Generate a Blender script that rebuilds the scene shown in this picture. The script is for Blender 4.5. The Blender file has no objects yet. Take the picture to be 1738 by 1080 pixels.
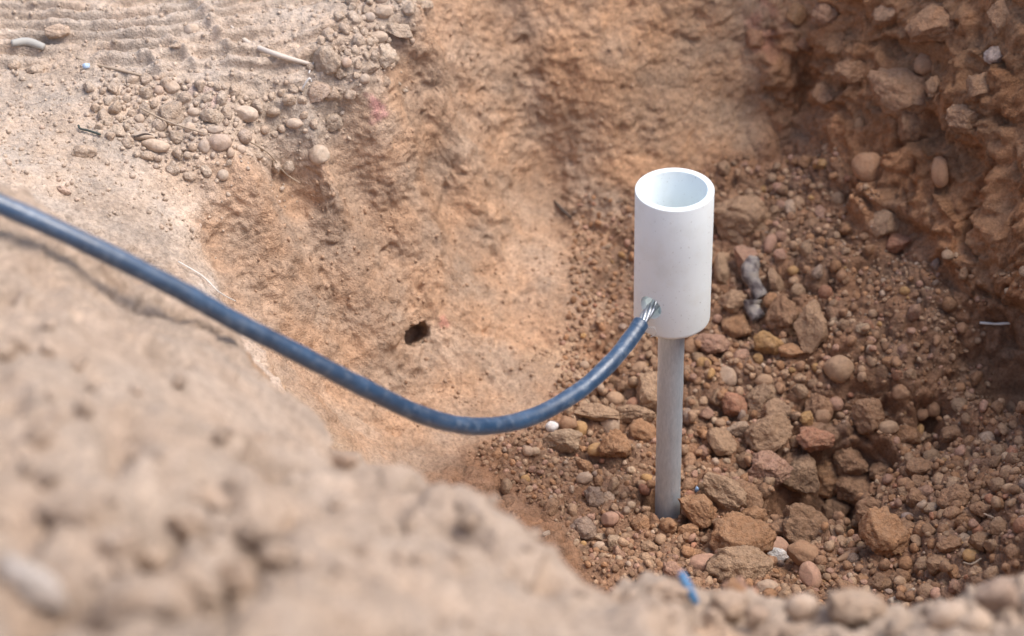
import bpy, bmesh, math, random
import numpy as np
from mathutils import Vector, Matrix
from mathutils.bvhtree import BVHTree

random.seed(7)
rng = np.random.default_rng(11)
SC = bpy.context.scene
COL = SC.collection

# ------------------------------------------------------------------ camera
PW, PH = 1738.0, 1080.0
LENS = 85.0
FPX = LENS / 36.0 * PW
PITCH = math.radians(36.5)
ROLL = math.radians(-1.5)
CAM = Vector((-0.0962, -1.1692, 1.0173))
ROT = Matrix.Rotation(math.pi / 2 - PITCH, 3, 'X') @ Matrix.Rotation(ROLL, 3, 'Z')
cd = bpy.data.cameras.new('camera')
cam = bpy.data.objects.new('camera', cd)
COL.objects.link(cam)
cam.matrix_world = Matrix.Translation(CAM) @ ROT.to_4x4()
cd.lens = LENS
cd.sensor_width = 36.0
cd.clip_start = 0.02
cd.clip_end = 500.0
cd.dof.use_dof = True
cd.dof.focus_distance = 1.49
cd.dof.aperture_fstop = 5.6
cd.dof.aperture_blades = 9
SC.camera = cam

# ------------------------------------------------------------------ light
SUN_EL, SUN_AZ = math.radians(63), math.radians(94)      # azimuth clockwise from +Y (north)
wd = bpy.data.worlds.new('World')
SC.world = wd
wd.use_nodes = True
wn = wd.node_tree
wn.nodes.clear()
sky = wn.nodes.new('ShaderNodeTexSky')
sky.sky_type = 'NISHITA'
sky.sun_disc = False
sky.sun_elevation = SUN_EL
sky.sun_rotation = SUN_AZ
sky.air_density = 1.0
sky.dust_density = 3.5
sky.ozone_density = 1.0
bgn = wn.nodes.new('ShaderNodeBackground')
bgn.inputs['Strength'].default_value = 0.14
wo = wn.nodes.new('ShaderNodeOutputWorld')
wn.links.new(sky.outputs[0], bgn.inputs[0])
wn.links.new(bgn.outputs[0], wo.inputs[0])
sl = bpy.data.lights.new('sun', 'SUN')
sl.energy = 1.5
sl.angle = math.radians(36)
sl.color = (1.0, 0.965, 0.92)
so = bpy.data.objects.new('sun', sl)
COL.objects.link(so)
sdir = Vector((math.sin(SUN_AZ) * math.cos(SUN_EL), math.cos(SUN_AZ) * math.cos(SUN_EL), math.sin(SUN_EL)))
so.rotation_euler = sdir.to_track_quat('Z', 'Y').to_euler()
so.location = sdir * 5

SC.view_settings.view_transform = 'Standard'
SC.view_settings.look = 'None'
SC.view_settings.gamma = 1.0
SC.view_settings.use_curve_mapping = False
SC.view_settings.exposure = 0.90
SC.render.engine = 'CYCLES'
SC.cycles.use_denoising = True
SC.cycles.max_bounces = 8
SC.cycles.diffuse_bounces = 5

# ------------------------------------------------------------------ helpers
def ray(px, py):
    return ROT @ Vector(((px - PW / 2) / FPX, -(py - PH / 2) / FPX, -1.0))     # depth 1
def at_d(px, py, d): return CAM + ray(px, py) * d
def at_z(px, py, z):
    r = ray(px, py); return CAM + r * ((z - CAM.z) / r.z)
def at_y(px, py, y):
    r = ray(px, py); return CAM + r * ((y - CAM.y) / r.y)
def depth_of(p): return -(ROT.transposed() @ (Vector(p) - CAM)).z
def project(p):
    q = ROT.transposed() @ (Vector(p) - CAM)
    return (PW / 2 + q.x / -q.z * FPX, PH / 2 - q.y / -q.z * FPX)

PERM = np.random.default_rng(3).permutation(256).astype(np.int32)
PERM = np.concatenate([PERM, PERM])
GR = np.array([[1,1,0],[-1,1,0],[1,-1,0],[-1,-1,0],[1,0,1],[-1,0,1],[1,0,-1],[-1,0,-1],
               [0,1,1],[0,-1,1],[0,1,-1],[0,-1,-1],[1,1,0],[-1,1,0],[0,-1,1],[0,-1,-1]], np.float32)
def perlin(P, seed=0):
    P = np.asarray(P, np.float32) + np.float32(seed * 17.37 + 100.0)
    I = np.floor(P).astype(np.int32); f = P - I
    I &= 255
    u = f * f * f * (f * (f * 6 - 15) + 10)
    def g(dx, dy, dz):
        h = PERM[PERM[PERM[(I[:, 0] + dx) & 255] + ((I[:, 1] + dy) & 255)] + ((I[:, 2] + dz) & 255)] & 15
        v = GR[h]
        return v[:, 0] * (f[:, 0] - dx) + v[:, 1] * (f[:, 1] - dy) + v[:, 2] * (f[:, 2] - dz)
    def L(a, b, t): return a + (b - a) * t
    x0 = L(L(g(0,0,0), g(1,0,0), u[:, 0]), L(g(0,1,0), g(1,1,0), u[:, 0]), u[:, 1])
    x1 = L(L(g(0,0,1), g(1,0,1), u[:, 0]), L(g(0,1,1), g(1,1,1), u[:, 0]), u[:, 1])
    return L(x0, x1, u[:, 2])
def fbm(P, scale, octv=3, seed=0, gain=0.5):
    o = np.zeros(len(P), np.float32); a = 1.0; s = 1.0 / scale
    for k in range(octv):
        o += a * perlin(P * s, seed + k); a *= gain; s *= 2.03
    return o
def worley(P, scale, seed=0):
    """F1, F2 and a per-cell random value, distances in cell units"""
    Q = np.asarray(P, np.float32) / scale + 50.0 + seed * 7.7
    I = np.floor(Q).astype(np.int32)
    f1 = np.full(len(Q), 9.0, np.float32); f2 = f1.copy(); cid = np.zeros(len(Q), np.float32)
    for dx in (-1, 0, 1):
        for dy in (-1, 0, 1):
            for dz in (-1, 0, 1):
                J = I + np.array([dx, dy, dz], np.int32)
                h = PERM[PERM[PERM[J[:, 0] & 255] + (J[:, 1] & 255)] + (J[:, 2] & 255)]
                h2 = PERM[h + 37]; h3 = PERM[h2 + 11]
                C = J + np.stack([h, h2, h3], 1).astype(np.float32) / 256.0
                d = np.sqrt(((C - Q) ** 2).sum(1))
                c = d < f1
                f2 = np.where(c, f1, np.minimum(f2, d)); cid = np.where(c, h3 / 255.0, cid); f1 = np.where(c, d, f1)
    return f1, f2, cid
def sstep(a, b, x):
    t = np.clip((x - a) / (b - a), 0, 1); return t * t * (3 - 2 * t)

def mesh_np(name, V, F):
    me = bpy.data.meshes.new(name)
    V = np.asarray(V, np.float32); F = np.asarray(F, np.int32)
    n = F.shape[1]
    me.vertices.add(len(V)); me.vertices.foreach_set('co', V.ravel())
    me.loops.add(F.size); me.loops.foreach_set('vertex_index', F.ravel())
    me.polygons.add(len(F))
    me.polygons.foreach_set('loop_start', np.arange(0, F.size, n, dtype=np.int32))
    me.polygons.foreach_set('loop_total', np.full(len(F), n, np.int32))
    me.polygons.foreach_set('use_smooth', np.ones(len(F), bool))
    me.update(calc_edges=True); me.validate()
    return me
def add_col(me, name, C):
    a = me.color_attributes.new(name, 'FLOAT_COLOR', 'POINT')
    C4 = np.ones((len(C), 4), np.float32); C4[:, :3] = C
    a.data.foreach_set('color', C4.ravel())
def link(name, me, mat=None, parent=None, label=None, cat=None, group=None, kind=None):
    o = bpy.data.objects.new(name, me); COL.objects.link(o)
    if mat is not None and me is not None and not me.materials: me.materials.append(mat)
    if parent is not None: o.parent = parent
    if label: o['label'] = label
    if cat: o['category'] = cat
    if group: o['group'] = group
    if kind: o['kind'] = kind
    return o

# ------------------------------------------------------------------ materials
class MT:
    def __init__(s, name):
        s.m = bpy.data.materials.new(name); s.m.use_nodes = True
        s.t = s.m.node_tree; s.b = s.t.nodes['Principled BSDF']
    def n(s, typ, **k):
        x = s.t.nodes.new(typ)
        for a, v in k.items(): setattr(x, a, v)
        return x
    def l(s, a, b): s.t.links.new(a, b)
    def pos(s): return s.n('ShaderNodeNewGeometry').outputs['Position']
    def noise(s, scale, detail=4, rough=.6, vec=None):
        x = s.n('ShaderNodeTexNoise'); x.inputs['Scale'].default_value = scale
        x.inputs['Detail'].default_value = detail; x.inputs['Roughness'].default_value = rough
        s.l(vec or s.pos(), x.inputs['Vector']); return x.outputs['Fac']
    def ramp(s, fac, stops):
        r = s.n('ShaderNodeValToRGB'); e = r.color_ramp.elements
        while len(e) < len(stops): e.new(.5)
        for k, (p, c) in enumerate(stops):
            e[k].position = p; e[k].color = (c if len(c) == 4 else (*c, 1))
        s.l(fac, r.inputs[0]); return r.outputs[0]
    def mix(s, fac, a, b, mode='MIX'):
        x = s.n('ShaderNodeMix', data_type='RGBA', blend_type=mode)
        for sock, v in ((x.inputs[0], fac), (x.inputs[6], a), (x.inputs[7], b)):
            if hasattr(v, 'is_output') or hasattr(v, 'links'): s.l(v, sock)
            else: sock.default_value = v if not isinstance(v, tuple) else (*v, 1)[:4]
        return x.outputs[2]
    def bump(s, h, strength, dist, prev=None):
        b = s.n('ShaderNodeBump'); b.inputs['Strength'].default_value = strength
        b.inputs['Distance'].default_value = dist; s.l(h, b.inputs['Height'])
        if prev: s.l(prev, b.inputs['Normal'])
        return b.outputs[0]
def earthy(name, colour, bump1=.9, bump2=.7, var=.34, rough=.95):
    """crumbly soil or stone: base colour socket times speckle, fine grain relief"""
    m = MT(name)
    if colour == 'object': c = m.n('ShaderNodeObjectInfo').outputs['Color']
    else:
        a = m.n('ShaderNodeVertexColor'); a.layer_name = 'Col'; c = a.outputs['Color']
    sp = m.ramp(m.noise(420, 5, .65), [(.30, (1 - var,) * 3), (.5, (1, 1, 1)), (.72, (1 + var * .8,) * 3)])
    c = m.mix(1.0, c, sp, 'MULTIPLY')
    if colour == 'object':
        dm = m.ramp(m.noise(150, 5, .7), [(.46, (0, 0, 0)), (.60, (.55, .55, .55))])
        dk = m.n('ShaderNodeMath', operation='MULTIPLY'); m.l(dm, dk.inputs[0]); dk.inputs[1].default_value = .6
        c = m.mix(dk.outputs[0], c, (.40, .26, .165))
    pale = m.ramp(m.noise(1500, 2, .5), [(.66, (0, 0, 0)), (.74, (1, 1, 1))])
    k = m.n('ShaderNodeMath', operation='MULTIPLY'); m.l(pale, k.inputs[0]); k.inputs[1].default_value = .30
    c = m.mix(k.outputs[0], c, (.62, .50, .40))
    m.l(c, m.b.inputs['Base Color'])
    m.b.inputs['Roughness'].default_value = rough
    m.b.inputs['Specular IOR Level'].default_value = .18
    b = m.bump(m.noise(520, 6, .7), bump1, .0016)
    v = m.n('ShaderNodeTexVoronoi'); v.inputs['Scale'].default_value = 760; m.l(m.pos(), v.inputs['Vector'])
    b = m.bump(v.outputs['Distance'], bump2, -.0007, b)
    m.l(b, m.b.inputs['Normal'])
    return m.m
M_SOIL = earthy('soil', 'attr')
M_GRIT = earthy('grit', 'attr', .6, .4)
M_CLOD = earthy('clod', 'object', .9, .7, .36)
M_PEB = earthy('pebble', 'object', .35, .2, .22, .85)

def plain(name, col, rough=.6, metal=0.0, spec=.5):
    m = MT(name); m.b.inputs['Base Color'].default_value = (*col, 1)
    m.b.inputs['Roughness'].default_value = rough; m.b.inputs['Metallic'].default_value = metal
    m.b.inputs['Specular IOR Level'].default_value = spec
    return m
def mat_sleeve():
    m = plain('white_plastic', (.80, .81, .80), .55, 0, .4)
    s = m.ramp(m.noise(900, 2, .4), [(.24, (.45, .42, .38)), (.285, (1, 1, 1))])
    d = m.ramp(m.noise(60, 4, .6), [(.30, (.95, .94, .92)), (.5, (1, 1, 1))])
    c = m.mix(1.0, (.82, .87, .87), s, 'MULTIPLY'); c = m.mix(1.0, c, d, 'MULTIPLY')
    m.l(c, m.b.inputs['Base Color'])
    m.l(m.bump(m.noise(1400, 3, .6), .25, .0004), m.b.inputs['Normal'])
    return m.m
def mat_zinc():
    m = plain('galvanised_steel', (.5, .5, .5), .38, .45)
    tc = m.n('ShaderNodeMapping'); m.l(m.pos(), tc.inputs[0]); tc.inputs['Scale'].default_value = (1, 1, .25)
    n1 = m.noise(700, 5, .7, tc.outputs[0])
    c = m.ramp(n1, [(.25, (.46, .54, .61)), (.5, (.55, .63, .70)), (.8, (.68, .76, .83))])
    st = m.ramp(m.noise(75, 5, .65, tc.outputs[0]), [(.62, (1, 1, 1)), (.74, (.62, .56, .50))])
    c = m.mix(1.0, c, st, 'MULTIPLY'); m.l(c, m.b.inputs['Base Color'])
    r = m.ramp(n1, [(.3, (.48,) * 3), (.7, (.36,) * 3)]); m.l(r, m.b.inputs['Roughness'])
    m.l(m.bump(n1, .10, .0004), m.b.inputs['Normal'])
    return m.m
def mat_jacket():
    m = plain('black_blue_jacket', (.012, .03, .065), .42, 0, 1.0)
    m.b.inputs['Sheen Weight'].default_value = .25; m.b.inputs['Sheen Roughness'].default_value = .4; m.b.inputs['Sheen Tint'].default_value = (.55, .75, 1, 1)
    c0 = m.ramp(m.noise(45, 5, .7), [(.4, (.011, .036, .078)), (.62, (.024, .066, .132))])
    dust = m.ramp(m.noise(170, 6, .75), [(.52, (0, 0, 0)), (.78, (1, 1, 1))])
    k = m.n('ShaderNodeMath', operation='MULTIPLY'); m.l(dust, k.inputs[0]); k.inputs[1].default_value = .60
    c = m.mix(k.outputs[0], c0, (.27, .31, .35)); m.l(c, m.b.inputs['Base Color'])
    r = m.ramp(m.noise(120, 4, .6), [(.35, (.28,) * 3), (.7, (.50,) * 3)]); m.l(r, m.b.inputs['Roughness'])
    m.l(m.bump(m.noise(900, 3, .6), .30, .0005), m.b.inputs['Normal'])
    return m.m
M_SLEEVE, M_ZINC, M_JACKET = mat_sleeve(), mat_zinc(), mat_jacket()
M_WIRE = plain('steel_wire', (.50, .52, .54), .38, .9).m

# ------------------------------------------------------------------ the rod and cable axis (needed for the ground under it)
SL_BOT, SL_TOP, SL_R = 0.1485, 0.242, 0.0230
ROD_R = 0.0080
HOLE_A = math.radians(39)
HOLE = Vector((-SL_R * math.sin(HOLE_A), -SL_R * math.cos(HOLE_A), SL_BOT + 0.0205))
dH = depth_of(HOLE)
CABLE_PX = [(1072, 572, -.010), (1037, 615, -.024), (981, 665, -.042), (900, 709, -.068), (811, 724, -.098), (722, 707, -.126),
            (611, 655, -.160), (500, 597, -.190), (400, 546, -.213), (300, 490, -.234), (148, 414, -.256),
            (0, 347, -.268), (-160, 285, -.274), (-330, 240, -.270), (-520, 215, -.25)]
CABLE_PTS = [at_d(px, py, dH + dd) for px, py, dd in CABLE_PX]
CABLE_R = 0.0049

# ------------------------------------------------------------------ ground control points
CP = []          # (x, y, z, zone)
def cz(zone, pts):
    for px, py, z in pts: p = at_z(px, py, z); CP.append((*p, zone))
def cy(zone, pts):
    for px, py, y in pts: p = at_y(px, py, y); CP.append((*p, zone))
def cdp(zone, pts, crest=False):
    for px, py, d in pts:
        p = at_d(px, py, d); CP.append((*p, zone))
        if crest:
            CP.append((p.x + .005, p.y + .05, p.z - .075, 'H')); CP.append((p.x + .015, p.y + .12, max(.03, p.z - .16), 'H'))
def cw(zone, pts):
    for x, y, z in pts: CP.append((x, y, z, zone))
cz('T', [(-120,0,.25),(0,0,.245),(150,0,.245),(350,0,.245),(550,0,.243),(0,150,.235),(200,130,.235),(400,130,.23),(540,120,.226),
         (630,60,.235),(690,0,.247),(0,250,.235),(150,260,.225),(300,230,.216),(420,220,.212),(530,200,.212),(600,150,.218),
         (0,305,.24),(120,330,.225),(250,350,.208),(310,420,.192),(-150,250,.245)])
cz('E', [(360,490,.175),(420,580,.158),(470,640,.142)])
cz('L', [(450,300,.200),(560,270,.193),(640,205,.200),(685,120,.213),(730,30,.235),
         (400,400,.168),(520,400,.130),(600,340,.142),(700,250,.150),(760,150,.165),(800,50,.190),
         (450,520,.130),(560,520,.095),(650,430,.100),(760,350,.100),(850,250,.105),(890,150,.128),(900,30,.180),
         (520,640,.085),(620,640,.055),(700,560,.060),(800,470,.060),(880,370,.062),(940,280,.075),
         (640,730,.030),(760,720,.020),(850,690,.015),(920,620,.020),(965,520,.032),(985,420,.047),(1000,340,.062)])
cy('B', [(950,0,.325),(950,100,.305),(1000,200,.285),(1050,280,.270),(1050,0,.330),(1100,100,.310),(1120,200,.290),(1150,270,.275),
         (1200,0,.335),(1250,100,.320),(1250,210,.305),(1340,0,.322)])
cy('R', [(1340,100,.316),(1360,190,.312),(1450,0,.290),(1440,90,.288),(1470,170,.262),(1470,250,.240),(1480,310,.226),(1600,0,.255),
         (1600,150,.225),(1600,250,.205),(1600,350,.180),(1650,430,.157),(1738,0,.215),(1738,150,.185),(1738,300,.152),(1738,430,.128),
         (1690,490,.127),(1850,0,.19),(1850,250,.13),(1850,450,.09)])
cz('F', [(1133,860,0),(1050,450,.040),(1150,350,.060),(1250,300,.075),(1350,250,.087),(1420,320,.084),(1550,420,.073),(1600,500,.062),
         (1700,560,.050),(1738,630,.036),(1050,600,.015),(1000,700,.010),(900,780,.012),(840,790,.016),(1000,800,.004),(940,860,.012),
         (1000,930,.010),(1200,500,.035),(1300,450,.050),(1400,450,.058),(1300,600,.024),(1450,600,.038),(1250,700,.010),(1400,720,.008),
         (1550,650,.030),(1600,720,.014),(1200,800,.002),(1370,850,-.020),(1250,900,-.004),(1150,950,.002),(1350,950,-.012),
         (1480,830,-.010),(1550,780,.004),(1650,720,.020),(1738,700,.030),(1450,780,-.010)])
cz('S', [(1600,850,.020),(1500,920,.002),(1450,1000,.002),(1650,900,.036),(1738,830,.052),(1738,930,.062),(1600,970,.028),(1300,1000,-.004),
         (1200,1000,.0),(1100,970,.012),(1500,1030,.010),(1850,700,.075),(1850,850,.10),(1850,980,.12)])
cdp('G', [(1085,1000,1.12),(1200,1004,1.15),(1250,1018,1.15),(1400,1038,1.15),(1540,1042,1.15),(1620,1014,1.15),(1738,978,1.16),(1850,955,1.17)], True)
cdp('G', [(0,306,1.205),(100,352,1.212),(200,402,1.222),(350,490,1.250),(480,655,1.245),(600,737,1.195),(700,785,1.12),(800,828,1.05),
          (930,888,1.0),(985,950,1.0),(1040,1000,1.02)], True)
cdp('G', [(0,480,1.09),(150,560,1.05),(300,640,1.06),(0,700,.90),(200,760,.89),(400,760,.98),(540,820,1.0),(700,900,.94),(880,950,.94),
          (100,900,.80),(400,950,.80),(700,1050,.82),(930,1050,.90),(0,1080,.72),(400,1090,.73),(1150,1090,1.02),(1500,1095,1.06),(1738,1080,1.05)])
for (px, py, dd), p in list(zip(CABLE_PX, CABLE_PTS))[9:]:
    CP.append((p.x, p.y - .002, p.z - CABLE_R - .006, 'G'))
cw('B', [(-.08,.36,.255),(.02,.375,.285)])
cw('R', [(.10,.375,.33),(.18,.345,.39),(.26,.285,.43),(.32,.20,.44),(.355,.06,.43),(.36,-.08,.38),(.36,-.2,.34)])  # unseen bank top, raised to block light from the right of the pit
cw('G', [(-.1,-.78,.50),(-.4,-.72,.50),(.2,-.7,.42),(-.1,-1.1,.36),(.6,-.6,.36),(-.7,-.35,.42),(-.12,-1.6,.32)])
cw('T', [(-.75,.0,.29),(-.7,.3,.26),(-.6,.55,.26),(-.3,.55,.26),(-.2,.8,.27),(.1,.6,.36),(.45,.5,.46),(.6,.2,.46),(.6,-.2,.42)])
CPA = np.array([c[:3] for c in CP], np.float64)
ZN = [c[3] for c in CP]
def kern(r2): return np.sqrt(r2 + .012 ** 2)
n = len(CPA)
r2 = ((CPA[:, None, :2] - CPA[None, :, :2]) ** 2).sum(2)
A = np.zeros((n + 3, n + 3)); A[:n, :n] = kern(r2) - np.eye(n) * .004
A[:n, n] = 1; A[:n, n + 1:] = CPA[:, :2]; A[n:, :n] = A[:n, n:].T
WT = np.linalg.solve(A, np.concatenate([CPA[:, 2], [0, 0, 0]]))
def base_z(X, Y):
    sh = X.shape; X = X.ravel(); Y = Y.ravel(); out = np.empty(len(X))
    for a in range(0, len(X), 100000):
        x = X[a:a + 100000, None].astype(np.float32); y = Y[a:a + 100000, None].astype(np.float32)
        k = np.sqrt((x - CPA[None, :, 0].astype(np.float32)) ** 2 + (y - CPA[None, :, 1].astype(np.float32)) ** 2 + np.float32(.012 ** 2))
        out[a:a + 100000] = k @ WT[:n].astype(np.float32) + WT[n] + WT[n + 1] * x[:, 0] + WT[n + 2] * y[:, 0]
    far = np.maximum(np.maximum(-.62 - X, X - .55), np.maximum(-1.0 - Y, Y - .55))
    t = sstep(0.0, .6, far)
    out = out * (1 - t) + .30 * t
    return out.reshape(sh)

X0, X1, Y0, Y1 = -.47, .33, -.62, .40
STEP = .00112
def grow(start, sign, step, limit):
    o = []; p = start; s = step
    while abs(p) < limit: s *= 1.16; p += sign * s; o.append(p)
    return o
xs = np.array(grow(X0, -1, STEP, 60)[::-1] + list(np.arange(X0, X1, STEP)) + grow(X1, 1, STEP, 60))
xc = np.linspace(X0, X1, 160); yd = np.linspace(Y0, Y1, 560)
XC, YD = np.meshgrid(xc, yd, indexing='ij')
ZC = base_z(XC, YD)
ds = np.sqrt(np.diff(YD, axis=1) ** 2 + np.diff(ZC, axis=1) ** 2)
wgt = np.interp((yd[1:] + yd[:-1]) / 2, [Y0, -.30, -.12, -.06, Y1], [.35, .45, .7, 1, 1])
S = np.concatenate([np.zeros((160, 1)), np.cumsum(ds * wgt, 1)], 1)
NY = int(np.percentile(S[:, -1], 70) / STEP)
YK = np.stack([np.interp(np.linspace(0, S[i, -1], NY), S[i], yd) for i in range(160)])
xin = np.clip(xs, X0, X1)
fi = (xin - X0) / (X1 - X0) * 159; i0 = np.clip(fi.astype(int), 0, 158); ft = (fi - i0)[:, None]
YF = YK[i0] * (1 - ft) + YK[i0 + 1] * ft
lo = np.array(grow(Y0, -1, .003, 60)[::-1]); hi = np.array(grow(Y1, 1, .002, 60))
YF = np.concatenate([np.repeat(lo[None], len(xs), 0), YF, np.repeat(hi[None], len(xs), 0)], 1)
XF = np.repeat(xs[:, None], YF.shape[1], 1)
ZF = base_z(XF, YF)
NX_, NY_ = XF.shape
G3 = np.stack([XF, YF, ZF], 2)
gx = np.gradient(G3, axis=0); gy = np.gradient(G3, axis=1)
NRM = np.cross(gx, gy); NRM /= np.linalg.norm(NRM, axis=2, keepdims=True) + 1e-12
P = G3.reshape(-1, 3).astype(np.float32); N = NRM.reshape(-1, 3).astype(np.float32)
near = (P[:, 0] > X0 - .25) & (P[:, 0] < X1 + .25) & (P[:, 1] > Y0 - .3) & (P[:, 1] < Y1 + .25)
idx = np.nonzero(near)[0]
Q = P[idx]; QN = N[idx]
# zone weights
zones = {z: np.zeros(len(Q), np.float32) for z in 'TELBRFSGH'}
tot = np.zeros(len(Q), np.float32)
for c, z in zip(CPA.astype(np.float32), ZN):
    w = 1.0 / (((Q - c) ** 2).sum(1) + np.float32(.018 ** 2)) ** 3
    zones[z] += w; tot += w
for z in zones: zones[z] /= tot
zT, zE, zL, zB, zR, zF, zS, zG, zH = (zones[z] for z in 'TELBRFSGH')
zF_all = zF + zS
# relief -------------------------------------------------------------------
def sub(mask, fn, thr=.03):
    out = np.zeros(len(Q), np.float32); k = np.nonzero(mask > thr)[0]
    if len(k): out[k] = fn(Q[k]) * mask[k]
    return out
D = np.zeros(len(Q), np.float32)
D += .0065 * fbm(Q, .075, 2, 1) * (1 - .6 * zT)
D += .0036 * fbm(Q, .026, 2, 4) * (1 - .55 * zT - .45 * zL - .4 * zB)
D += .0016 * fbm(Q, .0095, 2, 7)
D += .0011 * fbm(Q, .0040, 2, 10)
warp = np.stack([fbm(Q, .03, 2, 20), fbm(Q, .03, 2, 23), fbm(Q, .03, 2, 26)], 1) * .010
QW = Q + warp
def lumps(sc, amp, seed, crack=0.0, sq=(1, 1, 1)):
    def f(q):
        k = np.array(sq, np.float32)
        f1, f2, c = worley((q + 0) * k, sc, seed)
        return amp * (np.clip(1 - f1 * f1 * 1.1, -.3, 1) * (.45 + .75 * c)) - crack * (1 - sstep(.0, .10, f2 - f1))
    return f
def on(mask, fn, thr=.03):
    out = np.zeros(len(Q), np.float32); k = np.nonzero(mask > thr)[0]
    if len(k): out[k] = fn(QW[k]) * mask[k]
    return out
mR = np.clip(zR * 1.3 + zB * .08, 0, 1)
big = sstep(-.35, .35, fbm(Q, .06, 2, 55))
D += on(mR, lumps(.085, .026, 1, .0)) - .010 * mR
D += mR * (.0050 * fbm(QW, .012, 3, 63) + .0022 * fbm(Q, .005, 2, 66))
D += on(mR, lumps(.034, .010, 2, .0015)) * (.35 + .8 * big)
D += .004 * mR * (np.abs(fbm(QW, .040, 3, 57)) * 2 - .5)
D -= .006 * mR * sstep(.30, .5, fbm(QW, .03, 3, 58))
D += on(np.clip(zR + .25 * zB, 0, 1), lumps(.010, .0020, 3, .0)) * (.3 + .9 * (1 - big))
mG = np.clip(zG + zH * .7, 0, 1)
QC = (Q - np.array(CAM, np.float32)) @ np.array(ROT, np.float32)
QPX = PW / 2 + QC[:, 0] / -QC[:, 2] * FPX; QPY = PH / 2 - QC[:, 1] / -QC[:, 2] * FPX
rough_m = .40 + .60 * sstep(.86, .70, -QC[:, 2]) + .5 * sstep(1000, 1100, QPX)
D += on(mG, lumps(.060, .020, 4)) * rough_m; D += on(mG, lumps(.024, .010, 5, .002)) * rough_m; D += on(mG, lumps(.010, .003, 6)); D -= .014 * mG
D -= .016 * sstep(.30, .60, fbm(QW, .045, 2, 47)) * zG
mF = np.clip(zF_all, 0, 1)
D += on(mF, lumps(.0085, .0028, 7, .0010)); D += on(mF, lumps(.019, .0065, 8, .0025)); D += on(mF, lumps(.0045, .0013, 14))
D += on(mF, lumps(.040, .0090, 15, .0)) - .0075 * mF
QC = (Q - np.array(CAM, np.float32)) @ np.array(ROT, np.float32)
QPX = PW / 2 + QC[:, 0] / -QC[:, 2] * FPX; QPY = PH / 2 - QC[:, 1] / -QC[:, 2] * FPX
wob = 1 + .9 * fbm(Q, .03, 3, 48)
def hollow(px, py, rx, ry, depth, mask):
    global D
    D -= depth * mask * np.exp(-(((QPX - px) / rx) ** 2 + ((QPY - py) / ry) ** 2) * np.clip(wob, .3, 3))
for a in ((395, 925, 100, 45, .045), (290, 845, 60, 40, .030), (130, 985, 130, 40, .055), (215, 735, 30, 30, .016), (45, 868, 40, 30, .014), (455, 895, 30, 26, .018), (600, 735, 40, 16, .010), (330, 960, 40, 40, .03), (30,655,30,25,.012)):
    hollow(*a, zG)
for a in ((1395, 838, 60, 30, .042), (1455, 785, 75, 26, .030), (1330, 855, 30, 18, .020), (1400, 700, 50, 22, .018), (1490, 690, 80, 30, .018), (1575, 730, 90, 34, .026), (1450, 885, 28, 40, .030), (1345, 935, 34, 22, .020), (1230, 700, 40, 30, .012), (1265, 560, 50, 40, .010), (1720, 650, 60, 40, .03)):
    hollow(*a, mF)
mL = np.clip(zL + .7 * zB + .5 * zE, 0, 1)
ridg = 1 - np.abs(fbm(QW * np.array([1, 1, .7], np.float32), .016, 3, 31)) * 2.2
patch = sstep(-.10, .35, fbm(Q, .045, 2, 35))
D += .0017 * (ridg - .5) * mL * (.35 + .9 * patch)
D += on(mL, lumps(.0065, .0011, 9)) * (.4 + patch)
pits = sstep(.34, .62, fbm(QW, .020, 3, 41)); D -= .0022 * pits * mL
# digging scrapes on the left face, running down the slope
D += on(np.clip(zT + zE, 0, 1), lumps(.006, .0011, 12)) * (.3 + sstep(0, .4, fbm(Q, .05, 2, 44)))
# tyre prints on the upper ground
u = Q[:, 1] - .10 * (Q[:, 0] + .30) - .75 * (Q[:, 0] + .33) ** 2 + .007 * fbm(Q, .08, 2, 50)
TY = at_z(300, 140, .232).y
mt = zT * sstep(TY - .01, TY + .025, Q[:, 1]) * (1 - sstep(at_z(560, 40, .24).x, at_z(640, 20, .24).x, Q[:, 0])) * sstep(-.45, .0, fbm(Q, .06, 2, 52) + .15)
ph = u / .0125
D += mt * .0062 * (np.tanh(2.8 * np.sin(ph * 2 * math.pi)) * .6) * (.7 + .6 * fbm(Q, .03, 2, 53))
def seg_ridge(pts, h, w):
    global D
    W = [at_z(px, py, .236) for px, py in pts]
    for a, b in zip(W[:-1], W[1:]):
        ax, ay = a.x, a.y; vx, vy = b.x - a.x, b.y - a.y
        t = np.clip(((Q[:, 0] - ax) * vx + (Q[:, 1] - ay) * vy) / (vx * vx + vy * vy), 0, 1)
        d2 = (Q[:, 0] - ax - t * vx) ** 2 + (Q[:, 1] - ay - t * vy) ** 2
        D = np.maximum(D, D * .3 + h * (d2 < (3 * w) ** 2) * np.exp(-d2 / (w * w)) * 1.0 + D * .7 * 1.0)
for pts in ([(322,0),(338,20),(335,26),(352,42),(362,55),(374,72),(392,92)], [(280,74),(302,88),(318,97),(334,110)],
            [(244,100),(262,106),(278,122)], [(384,0),(398,12),(410,26)]):
    seg_ridge(pts, .0036, .0032)
# soft edge between the pale shelf and the left face
# hole in the left face
HP = at_z(708, 568, .0575)
dq = Q - np.array(HP, np.float32)
r3 = ROT @ Vector((1, 0, 0)); u3 = ROT @ Vector((0, 1, 0))
hu = (dq @ np.array(r3, np.float32)); hv = (dq @ np.array(u3, np.float32))
ha = hu * .82 + hv * .57; hb = -hu * .57 + hv * .82
jit = fbm(Q, .007, 2, 60)
hm = (ha / .0108) ** 2 + (hb / .0062) ** 2 + jit * .55
inh = (1 - sstep(.75, 1.05, hm)) * (np.abs(dq).max(1) < .05)
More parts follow.
